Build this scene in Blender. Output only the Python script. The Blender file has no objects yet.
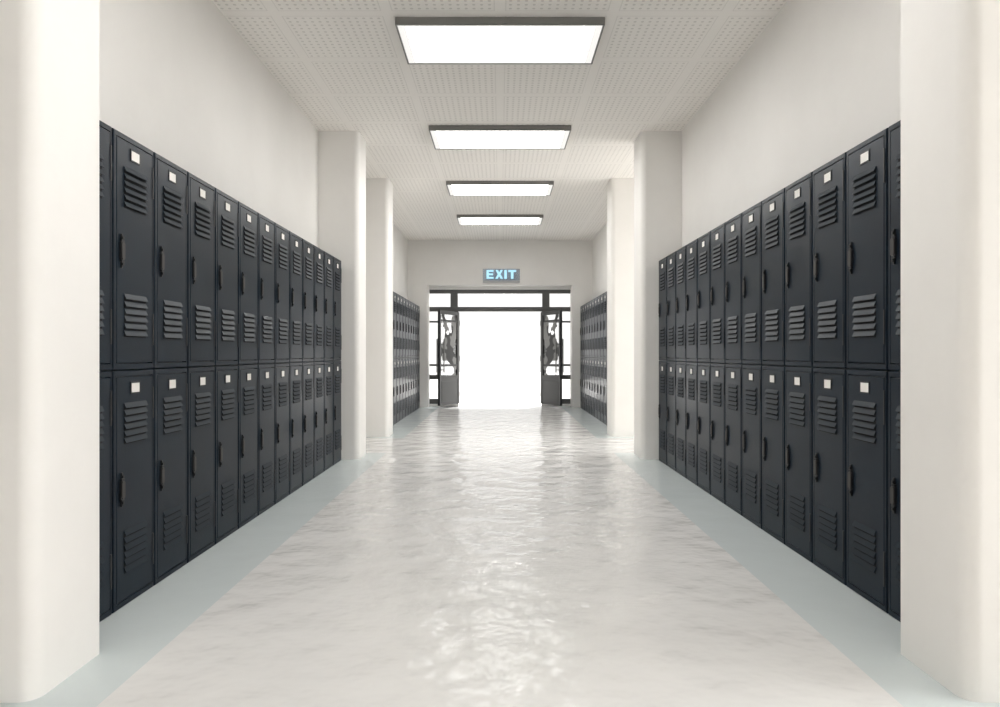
import bpy, bmesh, math
from mathutils import Vector, Matrix

SC = bpy.context.scene
COL = SC.collection
PI = math.pi

# ------------------------------------------------------------------ dimensions (metres, Y runs down the corridor)
EYE = 1.05
CEIL = 3.254
XW = 1.80            # side walls
XL = 1.560           # locker fronts
XP = 1.40            # pillar faces
XS = 1.20            # edge of the pale floor strip
PIL = [(2.152, 2.506), (7.093, 7.48), (9.0, 9.365)]
PIL_BACK = (0.26, 0.63)
YEND = 13.96
YBACK = -4.0
FX = 4.2             # how far the side passages run

# ------------------------------------------------------------------ materials
def mat(name, col, rough=0.5, metal=0.0, spec=0.5):
    m = bpy.data.materials.new(name)
    m.use_nodes = True
    b = m.node_tree.nodes['Principled BSDF']
    b.inputs['Base Color'].default_value = (*col, 1)
    b.inputs['Roughness'].default_value = rough
    b.inputs['Metallic'].default_value = metal
    b.inputs['Specular IOR Level'].default_value = spec
    return m

def nd(m, kind, **kw):
    n = m.node_tree.nodes.new(kind)
    for k, v in kw.items():
        setattr(n, k, v)
    return n

def lk(m, a, b):
    m.node_tree.links.new(a, b)

def noise(m, scale, detail=4, rough=0.6, coord=None):
    n = nd(m, 'ShaderNodeTexNoise')
    n.inputs['Scale'].default_value = scale
    n.inputs['Detail'].default_value = detail
    n.inputs['Roughness'].default_value = rough
    if coord is not None:
        lk(m, coord, n.inputs['Vector'])
    return n

def mottled(name, col, col2, scale, rough, bump=0.0, bscale=40, spec=0.5):
    m = mat(name, col, rough, spec=spec)
    b = m.node_tree.nodes['Principled BSDF']
    geo = nd(m, 'ShaderNodeNewGeometry')
    n = noise(m, scale, 5, 0.6, geo.outputs['Position'])
    r = nd(m, 'ShaderNodeValToRGB')
    r.color_ramp.elements[0].position = 0.35
    r.color_ramp.elements[0].color = (*col2, 1)
    r.color_ramp.elements[1].position = 0.62
    r.color_ramp.elements[1].color = (*col, 1)
    lk(m, n.outputs['Fac'], r.inputs['Fac'])
    lk(m, r.outputs['Color'], b.inputs['Base Color'])
    if bump:
        n2 = noise(m, bscale, 3, 0.5, geo.outputs['Position'])
        bp = nd(m, 'ShaderNodeBump')
        bp.inputs['Strength'].default_value = bump
        bp.inputs['Distance'].default_value = 0.002
        lk(m, n2.outputs['Fac'], bp.inputs['Height'])
        lk(m, bp.outputs['Normal'], b.inputs['Normal'])
    return m

WALL = mottled('painted_plaster', (0.83, 0.815, 0.79), (0.80, 0.785, 0.76), 1.6, 0.6, 0.15, 30, spec=0.3)
TRIMW = mat('white_trim', (0.88, 0.87, 0.85), 0.5)

COAT_IOR = 1.14
def floor_mat(name, c1, c2, slope, rough):
    m = mat(name, c1, 0.6)
    b = m.node_tree.nodes['Principled BSDF']
    geo = nd(m, 'ShaderNodeNewGeometry')
    n = noise(m, 0.9, 6, 0.62, geo.outputs['Position'])
    r = nd(m, 'ShaderNodeValToRGB')
    r.color_ramp.elements[0].position = 0.36
    r.color_ramp.elements[0].color = (*c2, 1)
    r.color_ramp.elements[1].position = 0.62
    r.color_ramp.elements[1].color = (*c1, 1)
    lk(m, n.outputs['Fac'], r.inputs['Fac'])
    lk(m, r.outputs['Color'], b.inputs['Base Color'])
    # a clear rippled wax coat over the floor
    b.inputs['Specular IOR Level'].default_value = 0.0
    b.inputs['Coat Weight'].default_value = 1.0
    b.inputs['Coat Roughness'].default_value = rough
    b.inputs['Coat IOR'].default_value = COAT_IOR
    w = noise(m, 4.2, 3.0, 0.45, geo.outputs['Position'])
    bp = nd(m, 'ShaderNodeBump')
    bp.inputs['Strength'].default_value = 1.0
    bp.inputs['Distance'].default_value = slope
    lk(m, w.outputs['Fac'], bp.inputs['Height'])
    lk(m, bp.outputs['Normal'], b.inputs['Coat Normal'])
    return m

FLOOR = floor_mat('polished_pale_floor', (0.705, 0.70, 0.69), (0.675, 0.67, 0.66), 0.034, 0.085)
BAND = floor_mat('polished_grey_band', (0.59, 0.64, 0.645), (0.56, 0.61, 0.615), 0.003, 0.08)

# ceiling: square acoustic tiles with plain margins and rows of drilled holes
TILE = 0.7307
TY0 = 0.002941 * 716 * 2.204      # a seam line
def ceiling_mat():
    m = mat('acoustic_tile', (0.74, 0.70, 0.65), 0.8, spec=0.2)
    b = m.node_tree.nodes['Principled BSDF']
    geo = nd(m, 'ShaderNodeNewGeometry')
    sep = nd(m, 'ShaderNodeSeparateXYZ')
    lk(m, geo.outputs['Position'], sep.inputs[0])
    def math_(op, a, bb=None, c=None):
        n = nd(m, 'ShaderNodeMath', operation=op)
        for i, v in enumerate((a, bb, c)):
            if v is None:
                continue
            if isinstance(v, (int, float)):
                n.inputs[i].default_value = v
            else:
                lk(m, v, n.inputs[i])
        return n.outputs[0]
    def axis(out, off):
        t = math_('DIVIDE', math_('SUBTRACT', out, off), TILE)
        f = math_('FRACT', math_('ADD', t, 100.0))
        return f                                   # 0..1 inside a tile
    fx, fy = axis(sep.outputs[0], 0.0), axis(sep.outputs[1], TY0)
    MG = 0.045                                     # plain margin, share of the tile
    N = 13
    def edge(f):                                   # distance from the nearest tile edge
        return math_('MINIMUM', f, math_('SUBTRACT', 1.0, f))
    ex, ey = edge(fx), edge(fy)
    e = math_('MINIMUM', ex, ey)
    inside = math_('GREATER_THAN', e, MG + 0.012)
    groove = math_('MULTIPLY', math_('GREATER_THAN', e, MG), math_('LESS_THAN', e, MG + 0.010))
    def cell(f):
        t = math_('DIVIDE', math_('SUBTRACT', f, MG + 0.012), (1 - 2 * (MG + 0.012)) / N)
        return math_('SUBTRACT', math_('FRACT', t), 0.5)
    cx, cy = cell(fx), cell(fy)
    d = math_('SQRT', math_('ADD', math_('MULTIPLY', cx, cx), math_('MULTIPLY', cy, cy)))
    hole = math_('MULTIPLY', math_('LESS_THAN', d, 0.21), inside)
    mark = math_('MAXIMUM', math_('MULTIPLY', hole, 0.27), math_('MULTIPLY', groove, 0.14))
    mix = nd(m, 'ShaderNodeMix', data_type='RGBA')
    lk(m, mark, mix.inputs[0])
    mix.inputs[6].default_value = (0.90, 0.875, 0.84, 1)
    mix.inputs[7].default_value = (0.17, 0.155, 0.14, 1)   # darkness of the holes and grooves, painted in
    lk(m, mix.outputs[2], b.inputs['Base Color'])
    bp = nd(m, 'ShaderNodeBump', invert=True)
    bp.inputs['Strength'].default_value = 0.4
    bp.inputs['Distance'].default_value = 0.003
    lk(m, math_('MAXIMUM', hole, groove), bp.inputs['Height'])
    lk(m, bp.outputs['Normal'], b.inputs['Normal'])
    return m
CEILM = ceiling_mat()

def steel(name, c1, c2, rough):
    m = mat(name, c1, rough, spec=0.14)
    b = m.node_tree.nodes['Principled BSDF']
    geo = nd(m, 'ShaderNodeNewGeometry')
    n = noise(m, 3.0, 6, 0.65, geo.outputs['Position'])
    r = nd(m, 'ShaderNodeValToRGB')
    r.color_ramp.elements[0].position = 0.35
    r.color_ramp.elements[0].color = (*c2, 1)
    r.color_ramp.elements[1].position = 0.65
    r.color_ramp.elements[1].color = (*c1, 1)
    lk(m, n.outputs['Fac'], r.inputs['Fac'])
    lk(m, r.outputs['Color'], b.inputs['Base Color'])
    rr = nd(m, 'ShaderNodeMapRange')
    rr.inputs['To Min'].default_value = rough - 0.05
    rr.inputs['To Max'].default_value = rough + 0.08
    lk(m, n.outputs['Fac'], rr.inputs['Value'])
    lk(m, rr.outputs[0], b.inputs['Roughness'])
    n2 = noise(m, 260, 2, 0.5, geo.outputs['Position'])
    bp = nd(m, 'ShaderNodeBump')
    bp.inputs['Strength'].default_value = 0.25
    bp.inputs['Distance'].default_value = 0.0008
    lk(m, n2.outputs['Fac'], bp.inputs['Height'])
    lk(m, bp.outputs['Normal'], b.inputs['Normal'])
    return m

STEEL_DULL = mat('dulled_slate_enamel', (0.014, 0.022, 0.031), 0.42, spec=0.15)
STEEL = steel('dark_slate_enamel', (0.010, 0.018, 0.028), (0.008, 0.014, 0.023), 0.29)
VENT_SHADE = mat('painted_vent_shade', (0.006, 0.007, 0.009), 0.9)
BLACKM = mat('blackened_metal', (0.008, 0.009, 0.011), 0.5)
GRIP = mat('worn_brown_grip', (0.034, 0.030, 0.028), 0.5)
CARD = mat('white_card', (0.86, 0.84, 0.80), 0.6)
HOUSE = mat('grey_lamp_housing', (0.20, 0.195, 0.185), 0.5)
DOORM = mat('grey_door_metal', (0.08, 0.08, 0.078), 0.45)
LEAFM = mat('grey_leaf_metal', (0.045, 0.045, 0.044), 0.5, spec=0.25)
DARKM = mat('door_edge_shade_and_hinge', (0.025, 0.026, 0.028), 0.45)
PANELM = mat('grey_kick_panel', (0.052, 0.052, 0.051), 0.5, spec=0.25)
STAINL = mat('brushed_handle_steel', (0.16, 0.16, 0.155), 0.45)
GROUNDM = mottled('pale_paving', (0.80, 0.79, 0.77), (0.74, 0.73, 0.71), 1.2, 0.8)

def emis(name, col, s):
    m = bpy.data.materials.new(name)
    m.use_nodes = True
    nt = m.node_tree
    nt.nodes.clear()
    e = nt.nodes.new('ShaderNodeEmission')
    e.inputs['Color'].default_value = (*col, 1)
    e.inputs['Strength'].default_value = s
    o = nt.nodes.new('ShaderNodeOutputMaterial')
    nt.links.new(e.outputs[0], o.inputs[0])
    return m

DIFF = emis('lit_diffuser', (1.0, 0.98, 0.94), 0.68)
TUBE = emis('lit_tube', (1.0, 0.985, 0.96), 10.0)
LETTER = emis('lit_cyan_letter', (0.50, 0.85, 1.0), 0.75)
RIM = emis('lit_blue_rim', (0.12, 0.36, 0.62), 0.75)

def glass(name, tint=(1, 1, 1), gloss=0.06):
    m = bpy.data.materials.new(name)
    m.use_nodes = True
    nt = m.node_tree
    nt.nodes.clear()
    t = nt.nodes.new('ShaderNodeBsdfTransparent')
    t.inputs['Color'].default_value = (*tint, 1)
    g = nt.nodes.new('ShaderNodeBsdfGlossy')
    g.inputs['Roughness'].default_value = 0.02
    f = nt.nodes.new('ShaderNodeFresnel')
    f.inputs['IOR'].default_value = 1.45
    mx = nt.nodes.new('ShaderNodeMixShader')
    gm = nt.nodes.new('ShaderNodeNewGeometry')
    k = nt.nodes.new('ShaderNodeMath'); k.operation = 'SUBTRACT'; k.inputs[0].default_value = 1.0
    nt.links.new(gm.outputs['Backfacing'], k.inputs[1])
    k2 = nt.nodes.new('ShaderNodeMath'); k2.operation = 'MULTIPLY'
    nt.links.new(k.outputs[0], k2.inputs[0])
    nt.links.new(f.outputs[0], k2.inputs[1])
    nt.links.new(k2.outputs[0], mx.inputs[0])
    nt.links.new(t.outputs[0], mx.inputs[1])
    nt.links.new(g.outputs[0], mx.inputs[2])
    o = nt.nodes.new('ShaderNodeOutputMaterial')
    nt.links.new(mx.outputs[0], o.inputs[0])
    return m

GLASS = glass('clear_glass')
def plexi():
    m = bpy.data.materials.new('sign_plexiglass')
    m.use_nodes = True
    nt = m.node_tree
    nt.nodes.clear()
    t = nt.nodes.new('ShaderNodeBsdfTransparent')
    t.inputs['Color'].default_value = (0.92, 0.94, 0.97, 1)
    d = nt.nodes.new('ShaderNodeBsdfDiffuse')
    d.inputs['Color'].default_value = (0.40, 0.44, 0.48, 1)
    mx = nt.nodes.new('ShaderNodeMixShader')
    mx.inputs[0].default_value = 0.25
    nt.links.new(t.outputs[0], mx.inputs[1])
    nt.links.new(d.outputs[0], mx.inputs[2])
    o = nt.nodes.new('ShaderNodeOutputMaterial')
    nt.links.new(mx.outputs[0], o.inputs[0])
    return m
PLEXI = plexi()

def painted_reflection_glass():
    """Door glass with wavy reflections painted as patches of two greys."""
    m = glass('door_glass_painted_reflections')
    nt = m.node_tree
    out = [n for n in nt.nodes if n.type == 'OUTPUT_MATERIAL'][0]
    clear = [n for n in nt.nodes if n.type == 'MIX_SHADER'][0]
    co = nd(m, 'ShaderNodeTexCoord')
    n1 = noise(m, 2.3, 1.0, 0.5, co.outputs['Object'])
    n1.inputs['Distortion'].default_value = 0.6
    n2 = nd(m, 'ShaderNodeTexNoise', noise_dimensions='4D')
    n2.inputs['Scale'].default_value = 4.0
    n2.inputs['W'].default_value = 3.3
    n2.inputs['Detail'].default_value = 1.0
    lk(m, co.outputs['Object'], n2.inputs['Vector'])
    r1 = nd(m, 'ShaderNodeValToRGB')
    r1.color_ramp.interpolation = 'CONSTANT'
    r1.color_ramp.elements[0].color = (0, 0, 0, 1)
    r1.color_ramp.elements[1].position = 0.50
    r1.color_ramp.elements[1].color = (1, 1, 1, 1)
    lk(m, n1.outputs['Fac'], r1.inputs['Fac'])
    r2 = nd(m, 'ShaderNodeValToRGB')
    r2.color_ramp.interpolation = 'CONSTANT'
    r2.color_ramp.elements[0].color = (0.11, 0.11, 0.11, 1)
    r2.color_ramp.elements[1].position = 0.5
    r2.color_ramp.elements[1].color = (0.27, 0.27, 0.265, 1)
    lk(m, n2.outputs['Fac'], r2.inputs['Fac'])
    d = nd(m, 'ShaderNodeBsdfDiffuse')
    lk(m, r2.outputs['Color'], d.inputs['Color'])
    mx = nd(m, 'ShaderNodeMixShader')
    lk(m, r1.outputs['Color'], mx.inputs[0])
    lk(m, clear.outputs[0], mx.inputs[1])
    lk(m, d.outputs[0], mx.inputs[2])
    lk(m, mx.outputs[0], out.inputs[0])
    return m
REFLGLASS = painted_reflection_glass()  # reflections of the surroundings painted into the glass as grey patches

# ------------------------------------------------------------------ mesh helpers
def box(bm, x0, x1, y0, y1, z0, z1, bev=0.0, seg=1, mi=0):
    vs = [bm.verts.new((x, y, z)) for z in (z0, z1) for y in (y0, y1) for x in (x0, x1)]
    fs = [(0, 2, 3, 1), (4, 5, 7, 6), (0, 1, 5, 4), (2, 6, 7, 3), (0, 4, 6, 2), (1, 3, 7, 5)]
    faces = [bm.faces.new([vs[i] for i in f]) for f in fs]
    for f in faces:
        f.material_index = mi
    if bev:
        ed = list({e for f in faces for e in f.edges})
        r = bmesh.ops.bevel(bm, geom=ed, offset=bev, segments=seg, profile=0.5, affect='EDGES')
        for f in r['faces']:
            f.material_index = mi
    return faces

def prism(bm, pts, z0, z1, mi=0):
    """Extrude a plan polygon (counter-clockwise) from z0 to z1."""
    a = [bm.verts.new((x, y, z0)) for x, y in pts]
    b = [bm.verts.new((x, y, z1)) for x, y in pts]
    n = len(pts)
    fs = [bm.faces.new(a[::-1]), bm.faces.new(b)]
    for i in range(n):
        fs.append(bm.faces.new((a[i], a[(i + 1) % n], b[(i + 1) % n], b[i])))
    for f in fs:
        f.material_index = mi
    return fs

def tube(bm, p0, p1, r, n=12, mi=0):
    p0, p1 = Vector(p0), Vector(p1)
    d = (p1 - p0).normalized()
    u = d.orthogonal().normalized()
    v = d.cross(u)
    rings = []
    for p in (p0, p1):
        rings.append([bm.verts.new(p + r * (math.cos(2 * PI * k / n) * u + math.sin(2 * PI * k / n) * v)) for k in range(n)])
    for k in range(n):
        bm.faces.new((rings[0][k], rings[0][(k + 1) % n], rings[1][(k + 1) % n], rings[1][k])).material_index = mi
    bm.faces.new(rings[0][::-1]).material_index = mi
    bm.faces.new(rings[1]).material_index = mi

def mesh_of(name, bm, mats, smooth=None):
    bmesh.ops.recalc_face_normals(bm, faces=bm.faces)
    me = bpy.data.meshes.new(name)
    bm.to_mesh(me)
    bm.free()
    for m in (mats if isinstance(mats, (list, tuple)) else [mats]):
        me.materials.append(m)
    if smooth:
        me.shade_smooth()
        me.set_sharp_from_angle(angle=math.radians(smooth))
    return me

def link(name, me, parent=None, loc=None):
    o = bpy.data.objects.new(name, me)
    COL.objects.link(o)
    if parent is not None:
        o.parent = parent
    if loc is not None:
        o.location = loc
    return o

def obj(name, bm, mats, parent=None, smooth=None):
    return link(name, mesh_of(name, bm, mats, smooth), parent)

def empty(name, loc, rz=0.0):
    o = bpy.data.objects.new(name, None)
    o.empty_display_size = 0.1
    COL.objects.link(o)
    o.location = loc
    o.rotation_euler = (0, 0, rz)
    return o

def tag(o, label=None, cat=None, group=None, kind=None):
    if label: o['label'] = label
    if cat: o['category'] = cat
    if group: o['group'] = group
    if kind: o['kind'] = kind
    return o

def copy_tree(o, parent=None):
    c = o.copy()
    COL.objects.link(c)
    if parent is not None:
        c.parent = parent
    for ch in list(o.children):
        copy_tree(ch, c)
    return c

def struct(name, bm, mats, smooth=None, label=None, cat=None):
    o = obj(name, bm, mats, None, smooth)
    return tag(o, label, cat, None, 'structure')

# ------------------------------------------------------------------ floor
bm = bmesh.new()
ys = [YBACK - 0.2, 2.0, 7.57, 8.87, 14.42]
xs = [-FX - 0.2, -XW - 0.2, -XS, XS, XW + 0.2, FX + 0.2]
grid = [[bm.verts.new((x, y, 0)) for x in xs] for y in ys]
for j in range(len(ys) - 1):
    for i in range(len(xs) - 1):
        f = bm.faces.new((grid[j][i], grid[j][i + 1], grid[j + 1][i + 1], grid[j + 1][i]))
        f.material_index = 1 if (j in (1, 3) and i in (1, 3)) else 0
r = bmesh.ops.extrude_face_region(bm, geom=list(bm.faces))
for v in [g for g in r['geom'] if isinstance(g, bmesh.types.BMVert)]:
    v.co.z = -0.15
struct('floor', bm, [FLOOR, BAND], label='polished pale corridor floor with grey side bands', cat='floor')

# ceiling
bm = bmesh.new()
box(bm, -FX - 0.2, FX + 0.2, YBACK - 0.2, 14.42, CEIL, CEIL + 0.15)
struct('ceiling', bm, CEILM, label='pale ceiling of square perforated acoustic tiles', cat='ceiling')

# side walls between the pillars (slabs)
for side, s in (('left', -1), ('right', 1)):
    for y0, y1 in ((YBACK, PIL_BACK[0] + 0.1), (PIL[0][1] - 0.1, PIL[1][0] + 0.1), (PIL[2][1] - 0.1, YEND)):
        bm = bmesh.new()
        a, b = sorted((s * XW, s * (XW + 0.2)))
        box(bm, a, b, y0, y1, 0, CEIL)
        struct('wall_' + side, bm, WALL, label=f'plain off-white corridor wall on the {side}', cat='wall')

# pillars at the mouths of the side passages, with their passage walls
def pillar_bm(s, y0, y1, r=0.055):
    n = 8
    pts = []
    for k in range(n + 1):                      # near inner corner
        a = PI / 2 * k / n
        pts.append((XP + r - r * math.sin(a), y0 + r - r * math.cos(a)))
    pts += [(XP, y1 - 0.004), (XP + 0.004, y1)]  # far corner: nearly sharp
    pts += [(XW + 0.2, y1), (XW + 0.2, y0)]
    pts = [(s * x, y) for x, y in pts]
    b = bmesh.new()
    prism(b, pts, 0, CEIL)
    return b
words_ = {0: 'nearest the camera', 1: 'at the end of the near lockers', 2: 'beyond the side passage'}
for s, side in ((-1, 'left'), (1, 'right')):
    for i, (y0, y1) in enumerate(PIL + [PIL_BACK]):
        struct('pillar', pillar_bm(s, y0, y1), WALL, 40,
               label=f'off-white round-cornered {side} pillar {words_.get(i, "behind the camera")}', cat='pillar')
    # walls of the two side passages
    for y0, y1 in ((0.43, 0.63), (2.152, 2.352), (7.28, 7.48), (9.0, 9.2)):
        bm = bmesh.new()
        a, b = sorted((s * (XW + 0.2), s * FX))
        box(bm, a, b, y0, y1, 0, CEIL)
        struct('wall_passage', bm, WALL)

# ends of the passages: solid on the left, glazed on the right
for y0, y1 in ((0.43, 2.352), (7.28, 9.2)):
    bm = bmesh.new()
    box(bm, -FX - 0.2, -FX, y0, y1, 0, CEIL)
    struct('wall_passage', bm, WALL)
    bm = bmesh.new()
    box(bm, FX, FX + 0.2, y0, y1, 0, 0.25)
    box(bm, FX, FX + 0.2, y0, y1, CEIL - 0.15, CEIL)
    struct('wall_passage', bm, WALL)
wn = 2
for y0, y1 in ((0.63, 2.152), (7.48, 9.0)):
    w = empty('window_%d' % wn, (FX + 0.1, (y0 + y1) / 2, 0.25))
    tag(w, 'tall grey-framed side passage window', 'window', None, 'structure')
    wn += 1
    hw, hh = (y1 - y0) / 2, CEIL - 0.4
    bm = bmesh.new()
    t = 0.05
    box(bm, -0.03, 0.03, -hw, -hw + t, 0, hh)
    box(bm, -0.03, 0.03, hw - t, hw, 0, hh)
    box(bm, -0.03, 0.03, -hw + t, hw - t, 0, t)
    box(bm, -0.03, 0.03, -hw + t, hw - t, hh - t, hh)
    box(bm, -0.028, 0.028, -t / 2, t / 2, t, hh - t)
    obj('window_frame', bm, DOORM, w)
    for a, b in ((-hw + t, -t / 2), (t / 2, hw - t)):
        bm = bmesh.new()
        box(bm, -0.004, 0.004, a, b, t, hh - t)
        obj('pane', bm, GLASS, w)

# back wall behind the camera, with a glazed screen added for fill light
bm = bmesh.new()
box(bm, -XW - 0.2, XW + 0.2, YBACK - 0.2, YBACK, 0, 0.12)
box(bm, -XW - 0.2, XW + 0.2, YBACK - 0.2, YBACK, 3.1, CEIL)
struct('wall_back', bm, WALL)
w = empty('window_4', (0, YBACK - 0.1, 0.12))  # added screen behind the camera for fill light
tag(w, 'wide glazed screen added behind the camera for fill light', 'window', None, 'structure')
bm = bmesh.new()
for x in (-1.8, -0.6, 0.6, 1.8):
    box(bm, x - 0.03, x + 0.03, -0.03, 0.03, 0, 2.98)
for z in (0.0, 2.05, 2.92):
    box(bm, -1.8, 1.8, -0.029, 0.029, z, z + 0.06)
obj('window_frame', bm, DOORM, w)
for x in (-1.2, 0.0, 1.2):
    bm = bmesh.new()
    box(bm, x - 0.57, x + 0.57, -0.004, 0.004, 0.06, 2.92)
    obj('pane', bm, GLASS, w)

# end wall: lintel across two round-cornered piers
YE2 = 14.33
HEAD = 2.385
bm = bmesh.new()
for s in (-1, 1):
    r, n, pts = 0.05, 8, []
    for k in range(n + 1):
        a = PI / 2 * k / n
        pts.append((s * (XP + r - r * math.sin(a)), YEND + r - r * math.cos(a)))
    pts += [(s * XP, YE2), (s * (XW + 0.2), YE2), (s * (XW + 0.2), YEND)]
    prism(bm, pts, 0, HEAD)
box(bm, -XW - 0.2, XW + 0.2, YEND - 0.012, YE2, HEAD, CEIL)
struct('wall_end', bm, WALL, 40, label='off-white end wall with a lintel above the doorway', cat='wall')

# ------------------------------------------------------------------ doorway
FY0, FY1 = 14.22, 14.30
bm = bmesh.new()
box(bm, -XP, XP, FY0 - 0.02, FY1, 2.318, HEAD)
box(bm, -XP, XP, YEND + 0.03, FY0 - 0.02, HEAD - 0.008, HEAD)
struct('trim_1', bm, TRIMW)
bm = bmesh.new()
box(bm, -XP, -0.84, FY0 - 0.02, FY1 + 0.1, 0, 0.05)
box(bm, 0.84, XP, FY0 - 0.02, FY1 + 0.1, 0, 0.05)
struct('trim_2', bm, TRIMW)

w1 = empty('window_1', (0, 0, 0))
tag(w1, 'grey metal doorway frame with transom lights and narrow side lights', 'door frame', None, 'structure')
bm = bmesh.new()
box(bm, -XP, XP, FY0, FY1, 2.242, 2.318, 0.004)
box(bm, -XP, XP, FY0, FY1, 1.885, 1.977, 0.004)
for s in (-1, 1):
    a, b = sorted((s * 0.84, s * 0.985))
    box(bm, a, b, FY0, FY1, 1.977, 2.242)
    a, b = sorted((s * 0.83, s * 0.915))
    box(bm, a, b, FY0, FY1, 0.0, 1.885)
    a, b = sorted((s * 0.915, s * XP))
    box(bm, a, b, FY0, FY1, 0.05, 0.149)
    box(bm, a, b, FY0, FY1, 0.535, 0.625)
    box(bm, a, b, FY0 + 0.01, FY1 - 0.01, 0.80, 0.84)
    box(bm, a, b, FY0 + 0.01, FY1 - 0.01, 1.663, 1.70)
obj('frame', bm, DOORM, w1)
for x0, x1, z0, z1 in ((-XP, -0.985, 1.977, 2.242), (-0.84, 0.84, 1.977, 2.242), (0.985, XP, 1.977, 2.242),
                       (-XP, -0.915, 0.149, 0.535), (0.915, XP, 0.149, 0.535),
                       (-XP, -0.915, 0.625, 0.80), (0.915, XP, 0.625, 0.80),
                       (-XP, -0.915, 0.84, 1.663), (0.915, XP, 0.84, 1.663),
                       (-XP, -0.915, 1.70, 1.885), (0.915, XP, 1.70, 1.885)):
    bm = bmesh.new()
    box(bm, x0, x1, FY0 + 0.037, FY0 + 0.043, z0, z1)
    obj('pane', bm, GLASS, w1)

def leaf(s, name, label):
    """A door leaf standing open into the corridor: local x along the leaf, -y is the face seen from the corridor's middle."""
    L, T, B, H = 0.775, 0.05, 0.062, 1.87
    root = empty(name, (s * 0.825, FY0, 0))
    d = Vector((s * 0.33, -0.70, 0)).normalized()
    root.rotation_euler = (0, 0, math.atan2(d.y, d.x))
    tag(root, label, 'door', None, 'structure')
    q = -s                                                  # which local y looks to the corridor's middle
    bm = bmesh.new()
    box(bm, 0, 0.085, -T / 2, T / 2, B, H, 0.003)           # hinge stile
    box(bm, 0.085, L - 0.055, -T / 2, T / 2, H - 0.07, H)   # top rail
    box(bm, 0.085, L - 0.055, -T / 2, T / 2, 0.56, 0.62)    # lock rail
    box(bm, 0.085, L - 0.055, -0.018, 0.018, 0.80, 0.84)    # glazing bars
    box(bm, 0.085, L - 0.055, -0.018, 0.018, 1.663, 1.70)
    obj('leaf_frame', bm, LEAFM, root)
    bm = bmesh.new()
    box(bm, L - 0.055, L, -T / 2, T / 2, B, H, 0.003)  # closing stile coloured darker to carry the shade on its edge
    tag(obj('lock_stile', bm, DARKM, root), 'closing edge of the door leaf with shade painted in')
    bm = bmesh.new()
    box(bm, 0.085, L - 0.055, -0.02, 0.02, B, 0.56)
    box(bm, 0.12, L - 0.07, -0.024, 0.024, B + 0.05, 0.52, 0.004)
    obj('kick_panel', bm, PANELM, root)
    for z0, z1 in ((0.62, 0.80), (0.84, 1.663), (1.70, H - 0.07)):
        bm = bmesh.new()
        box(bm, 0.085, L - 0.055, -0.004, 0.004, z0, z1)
        obj('glass_pane', bm, REFLGLASS, root)
    for side in (1, -1):
        bm = bmesh.new()
        y = side * 0.076
        tube(bm, (L - 0.065, y, 0.64), (L - 0.065, y, 1.33), 0.012)
        for z in (0.74, 1.23):
            tube(bm, (L - 0.065, y, z), (L - 0.045, side * (T / 2 - 0.002), z), 0.008)
        obj('pull_handle', bm, STAINL, root, 40)
    for z in (0.25, 0.95, 1.65):
        bm = bmesh.new()
        tube(bm, (0.002, q * T / 2, z - 0.05), (0.002, q * T / 2, z + 0.05), 0.006)
        obj('hinge', bm, DARKM, root, 40)
    return root
leaf(-1, 'door_1', 'grey glazed left door leaf standing open at the corridor end')
leaf(1, 'door_2', 'grey glazed right door leaf standing open at the corridor end')

# ground outside the doorway
bm = bmesh.new()
box(bm, -14, 14, 14.42, 40, -0.15, -0.01)
struct('ground', bm, GROUNDM, label='pale paving outside the open doors', cat='ground')

# ------------------------------------------------------------------ exit sign
sg = empty('exit_sign', (0.026, YEND - 0.012, 2.425))
tag(sg, 'clear exit sign with glowing pale blue letters above the end doorway', 'sign')
bm = bmesh.new()
box(bm, -0.36, 0.36, -0.060, -0.0, 0.0, 0.045, 0.004)
obj('base_bar', bm, mat('sign_grey', (0.42, 0.42, 0.42), 0.4), sg)
bm = bmesh.new()
box(bm, -0.36, 0.36, -0.034, -0.026, 0.045, 0.268)
obj('sign_panel', bm, PLEXI, sg)
def poly(bm, pts, y0, y1):
    a = [bm.verts.new((x, y0, z)) for x, z in pts]
    b = [bm.verts.new((x, y1, z)) for x, z in pts]
    n = len(pts)
    front = bm.faces.new(a); bm.faces.new(b[::-1])
    for i in range(n):
        bm.faces.new((a[i], a[(i + 1) % n], b[(i + 1) % n], b[i]))
    for f in bm.faces:
        f.material_index = 1
    bmesh.ops.inset_region(bm, faces=[front], thickness=0.006, use_even_offset=True)
    front.material_index = 0
LH, ZB = 0.170, 0.076
t = 0.05
glyphs = [
    [(0, 0), (.145, 0), (.145, .038), (t, .038), (t, .068), (.132, .068), (.132, .105), (t, .105), (t, .134), (.142, .134), (.142, LH), (0, LH)],
    [(0, 0), (.06, 0), (.088, .05), (.116, 0), (.178, 0), (.121, .088), (.173, LH), (.115, LH), (.090, .127), (.065, LH), (.005, LH), (.057, .088)],
    [(0, 0), (.054, 0), (.054, LH), (0, LH)],
    [(.053, 0), (.106, 0), (.106, .130), (.160, .130), (.160, LH), (0, LH), (0, .130), (.053, .130)],
]
for gl, x0 in zip(glyphs, (-0.2895, -0.1195, 0.0555, 0.1335)):
    bm = bmesh.new()
    k = 0.155 / 0.178 if gl is glyphs[1] else 0.97
    poly(bm, [(x0 + x * k, ZB + z) for x, z in gl], -0.046, -0.036)
    obj('letter', bm, [LETTER, RIM], sg)

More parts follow.
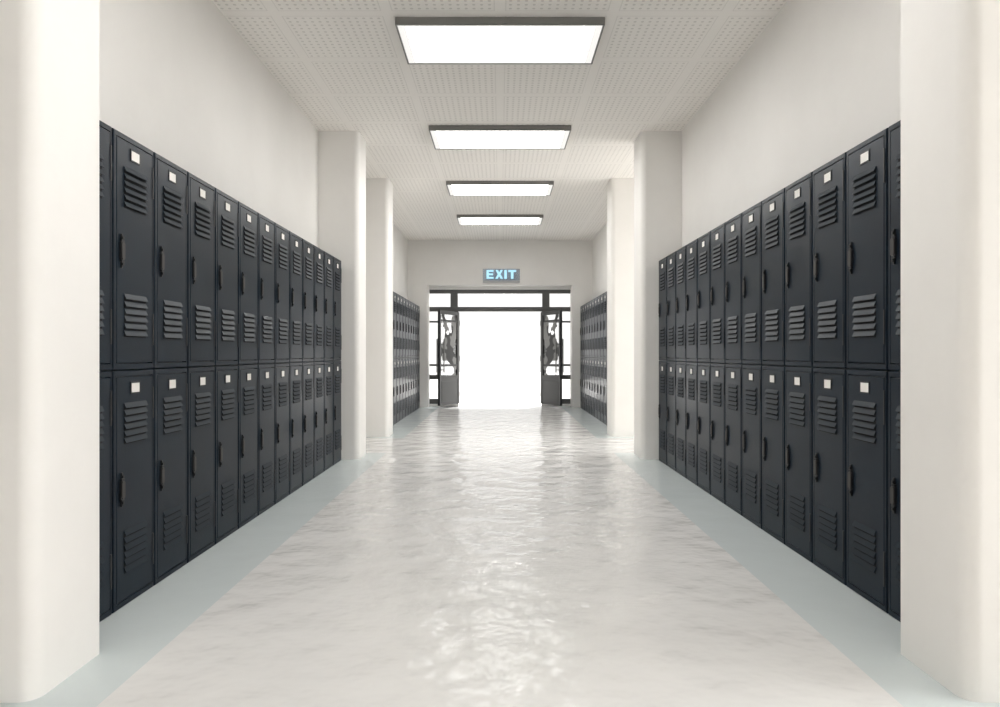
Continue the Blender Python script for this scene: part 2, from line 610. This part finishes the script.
# ------------------------------------------------------------------ ceiling lights
LW, LD, LT = 1.374, 0.643, 0.051
def make_light():
    root = empty('ceiling_light', (0, 0, CEIL))
    bm = bmesh.new()
    wl = 0.012
    hx, hy = LW / 2, LD / 2
    box(bm, -hx, hx, -hy, -hy + wl, -LT, 0)
    box(bm, -hx, hx, hy - wl, hy, -LT, 0)
    box(bm, -hx, -hx + wl, -hy + wl, hy - wl, -LT, 0)
    box(bm, hx - wl, hx, -hy + wl, hy - wl, -LT, 0)
    box(bm, -hx + wl, hx - wl, -hy + wl, hy - wl, -0.012, 0)
    obj('housing', bm, HOUSE, root)
    bm = bmesh.new()
    ix, iy = hx - wl, hy - wl
    xs_ = [-ix, -ix + 0.05, ix - 0.05, ix]
    tw = 0.165
    ys_ = [-iy]
    for c in (-0.20, 0.0, 0.20):
        ys_ += [c - tw / 2, c + tw / 2]
    ys_ += [iy]
    g = [[bm.verts.new((x, y, -LT + 0.004)) for x in xs_] for y in ys_]
    for j in range(len(ys_) - 1):
        for i in range(3):
            f = bm.faces.new((g[j][i], g[j + 1][i], g[j + 1][i + 1], g[j][i + 1]))
            f.material_index = 1 if (j % 2 == 1 and i == 1) else 0
    r = bmesh.ops.extrude_face_region(bm, geom=list(bm.faces))
    for v in [q for q in r['geom'] if isinstance(q, bmesh.types.BMVert)]:
        v.co.z = -LT + 0.008
    for f in bm.faces:                        # the upper skin and the rim do not glow
        if f.calc_center_median().z > -LT + 0.0041:
            f.material_index = 0
    obj('diffuser', bm, [DIFF, TUBE], root)
    return root
LY = [5.01 + 2.223 * k for k in range(-1, 4)]
lab = {1: 'bright rectangular ceiling light with three tubes, nearest the camera',
       2: 'bright rectangular ceiling light, second from the camera',
       3: 'bright rectangular ceiling light, third from the camera',
       4: 'bright rectangular ceiling light, farthest and nearest the exit sign'}
light0 = make_light()
first = True
for i, y in enumerate(LY):
    o = light0 if first else copy_tree(light0)
    first = False
    o.location = (0, y, CEIL)
    tag(o, lab.get(i, 'bright rectangular ceiling light out of view above the nearest lockers'), 'ceiling light', 'ceiling lights along the corridor')

# ------------------------------------------------------------------ lockers
W, H, D = 0.3465, 0.983, XW - XL - 0.003
def make_locker():
    root = empty('locker', (0, 0, 0))
    hw, z1 = 0.1675, H - 0.004
    dx0, dx1, dz0, dz1 = -0.150, 0.155, 0.024, H - 0.026
    # carcass: box with a framed, recessed front
    bm = bmesh.new()
    def ring(x0, x1, a, b, y):
        return [bm.verts.new(p) for p in ((x0, y, a), (x1, y, a), (x1, y, b), (x0, y, b))]
    c = 0.004
    back = ring(-hw, hw, 0, z1, D)
    mid = ring(-hw, hw, 0, z1, c)
    fr = ring(-hw + c, hw - c, c, z1 - c, 0)
    inn = ring(dx0, dx1, dz0, dz1, 0)
    rec = ring(dx0, dx1, dz0, dz1, 0.022)
    bm.faces.new(back)
    for a, b in ((back, mid), (mid, fr), (fr, inn), (inn, rec)):
        for k in range(4):
            bm.faces.new((a[k], a[(k + 1) % 4], b[(k + 1) % 4], b[k]))
    bm.faces.new(rec)
    obj('body', bm, STEEL, root)
    bm = bmesh.new()
    g = 0.004
    box(bm, dx0 + g, dx1 - g, -0.001, 0.018, dz0 + g, dz1 - g, 0.002)
    door = obj('door', bm, STEEL, root)
    f = -0.001
    # louvred vents
    for zt, pitch in ((H - 0.138, 0.0290), (0.3165, 0.0305)):
        bm = bmesh.new()
        n = 6
        box(bm, -0.090, 0.090, f - 0.0008, f + 0.001, zt - n * pitch + 0.002, zt, mi=1)  # near-black plate on the door, painted as the shade inside the vent
        for k in range(n):
            a = zt - k * pitch
            b = a - pitch + 0.0080
            y0, y1 = f - 0.0006, f - 0.0105
            th = 0.0016
            vs = [bm.verts.new(p) for x in (-0.092, 0.092) for p in
                  ((x, y0, a), (x, y1, b), (x, y1 + th * 1.6, b - 0.0006), (x, y0 + th, a - 0.003))]
            for q in ((0, 1, 2, 3), (4, 7, 6, 5), (0, 4, 5, 1), (1, 5, 6, 2), (2, 6, 7, 3), (3, 7, 4, 0)):
                bm.faces.new([vs[i] for i in q])
        obj('louvre_vent', bm, [STEEL_DULL, VENT_SHADE], door)
    # name card in its holder
    cz = H - 0.078
    bm = bmesh.new()
    box(bm, -0.041, 0.041, f - 0.003, f + 0.001, cz - 0.026, cz - 0.020)
    box(bm, -0.041, 0.041, f - 0.003, f + 0.001, cz + 0.020, cz + 0.026)
    box(bm, -0.041, -0.034, f - 0.003, f + 0.001, cz - 0.020, cz + 0.020)
    box(bm, 0.034, 0.041, f - 0.003, f + 0.001, cz - 0.020, cz + 0.020)
    obj('card_holder', bm, BLACKM, door)
    bm = bmesh.new()
    box(bm, -0.034, 0.034, f - 0.0018, f + 0.0005, cz - 0.020, cz + 0.020)
    tag(obj('name_card', bm, CARD, door), 'blank white name card')
    # handle: pegs above and below a long cut-cornered grip
    hx, hz = -0.114, 0.489
    bm = bmesh.new()
    box(bm, hx - 0.0055, hx + 0.0055, f - 0.007, f + 0.001, hz - 0.070, hz + 0.070, 0.001)
    for sg_ in (-1, 1):
        tube(bm, (hx, f + 0.001, hz + sg_ * 0.054), (hx, f - 0.012, hz + sg_ * 0.054), 0.007, 8)
        box(bm, hx - 0.012, hx + 0.012, f - 0.010, f + 0.001, hz + sg_ * 0.043 - 0.003, hz + sg_ * 0.043 + 0.003)
    def octo(hx_, hz_, cut, y0, y1, mi):
        pts = [(-hx_ + cut, -hz_), (hx_ - cut, -hz_), (hx_, -hz_ + cut * 1.3), (hx_, hz_ - cut * 1.3),
               (hx_ - cut, hz_), (-hx_ + cut, hz_), (-hx_, hz_ - cut * 1.3), (-hx_, -hz_ + cut * 1.3)]
        a = [bm.verts.new((hx + x, y0, hz + z)) for x, z in pts]
        b = [bm.verts.new((hx + x, y1, hz + z)) for x, z in pts]
        fs = [bm.faces.new(a), bm.faces.new(b[::-1])]
        for i in range(8):
            fs.append(bm.faces.new((a[i], a[(i + 1) % 8], b[(i + 1) % 8], b[i])))
        for q in fs:
            q.material_index = mi
    octo(0.0150, 0.041, 0.006, f + 0.001, f - 0.008, 0)
    octo(0.0120, 0.036, 0.005, f - 0.007, f - 0.012, 1)
    tag(obj('handle', bm, [BLACKM, GRIP], door, 30), 'black latch with brown grip')
    for z0 in (0.105, H - 0.222):
        bm = bmesh.new()
        box(bm, dx1 - 0.006, dx1 + 0.005, -0.004, 0.002, z0, z0 + 0.140, 0.0008)
        obj('hinge', bm, BLACKM, door)
    return root

ORD = ['first', 'second', 'third', 'fourth', 'fifth', 'sixth', 'seventh', 'eighth', 'ninth', 'tenth', 'eleventh', 'twelfth', 'thirteenth']
lock0 = make_locker()
used = False
def place(side, y, tier, label, group):
    global used
    o = copy_tree(lock0) if used else lock0
    used = True
    s = -1 if side == 'left' else 1
    o.location = (s * XL, y, 0.0 if tier == 0 else H)
    o.rotation_euler = (0, 0, PI / 2 if s < 0 else -PI / 2)
    tag(o, label, 'locker', group)
for side in ('left', 'right'):
    for tier, tn in ((0, 'lower'), (1, 'upper')):
        for k in range(13):
            place(side, 2.886 + W * (k - 0.5), tier,
                  f'{tn} dark slate locker, {ORD[k]} in the near {side} row from the nearest {side} pillar',
                  f'lockers in the near {side} row')
        for k in range(10):
            place(side, 13.90 - W * (k + 0.5), tier,
                  f'{tn} dark slate locker, {ORD[k]} from the end wall in the far {side} row',
                  f'lockers in the far {side} row')

SKY, SUN_SIDE = 0.85, 6.5
# ------------------------------------------------------------------ world, camera, view
w = bpy.data.worlds.new('overcast_sky')
SC.world = w
w.use_nodes = True
bg = w.node_tree.nodes['Background']
bg.inputs['Color'].default_value = (1.0, 0.99, 0.97, 1)
# bright haze, brightest round the veiled sun on the right-hand side of the building
tc = w.node_tree.nodes.new('ShaderNodeTexCoord')
dt = w.node_tree.nodes.new('ShaderNodeVectorMath'); dt.operation = 'DOT_PRODUCT'
dt.inputs[1].default_value = Vector((0.90, -0.35, 0.25)).normalized()
w.node_tree.links.new(tc.outputs['Generated'], dt.inputs[0])
mx = w.node_tree.nodes.new('ShaderNodeMath'); mx.operation = 'MAXIMUM'; mx.inputs[1].default_value = 0.0
w.node_tree.links.new(dt.outputs['Value'], mx.inputs[0])
pw = w.node_tree.nodes.new('ShaderNodeMath'); pw.operation = 'POWER'; pw.inputs[1].default_value = 2.0
w.node_tree.links.new(mx.outputs[0], pw.inputs[0])
ml = w.node_tree.nodes.new('ShaderNodeMath'); ml.operation = 'MULTIPLY_ADD'
ml.inputs[1].default_value = SUN_SIDE
ml.inputs[2].default_value = SKY
w.node_tree.links.new(pw.outputs[0], ml.inputs[0])
w.node_tree.links.new(ml.outputs[0], bg.inputs['Strength'])

sl = bpy.data.lights.new('sun', 'SUN')
sl.energy = 2.5
sl.angle = math.radians(4)
so = bpy.data.objects.new('sun', sl)
COL.objects.link(so)
so.rotation_euler = Vector((-0.15, -0.36, -0.92)).to_track_quat('-Z', 'Y').to_euler()

cam = bpy.data.cameras.new('camera')
cam.sensor_width = 36
cam.sensor_fit = 'HORIZONTAL'
cam.lens = 0.716 * 36
cam.clip_start = 0.05
co = bpy.data.objects.new('camera', cam)
COL.objects.link(co)
co.location = (0, 0, EYE)
co.rotation_euler = (PI / 2, 0, 0)
SC.camera = co

SC.view_settings.view_transform = 'Standard'
SC.view_settings.look = 'None'
SC.view_settings.exposure = 0.55
SC.view_settings.gamma = 1.0
SC.view_settings.use_curve_mapping = False
SC.cycles.use_denoising = True
SC.cycles.max_bounces = 14
SC.cycles.diffuse_bounces = 8
SC.cycles.glossy_bounces = 5
SC.cycles.transparent_max_bounces = 12
SC.cycles.sample_clamp_indirect = 6.0
SC.cycles.caustics_reflective = False
SC.cycles.caustics_refractive = False
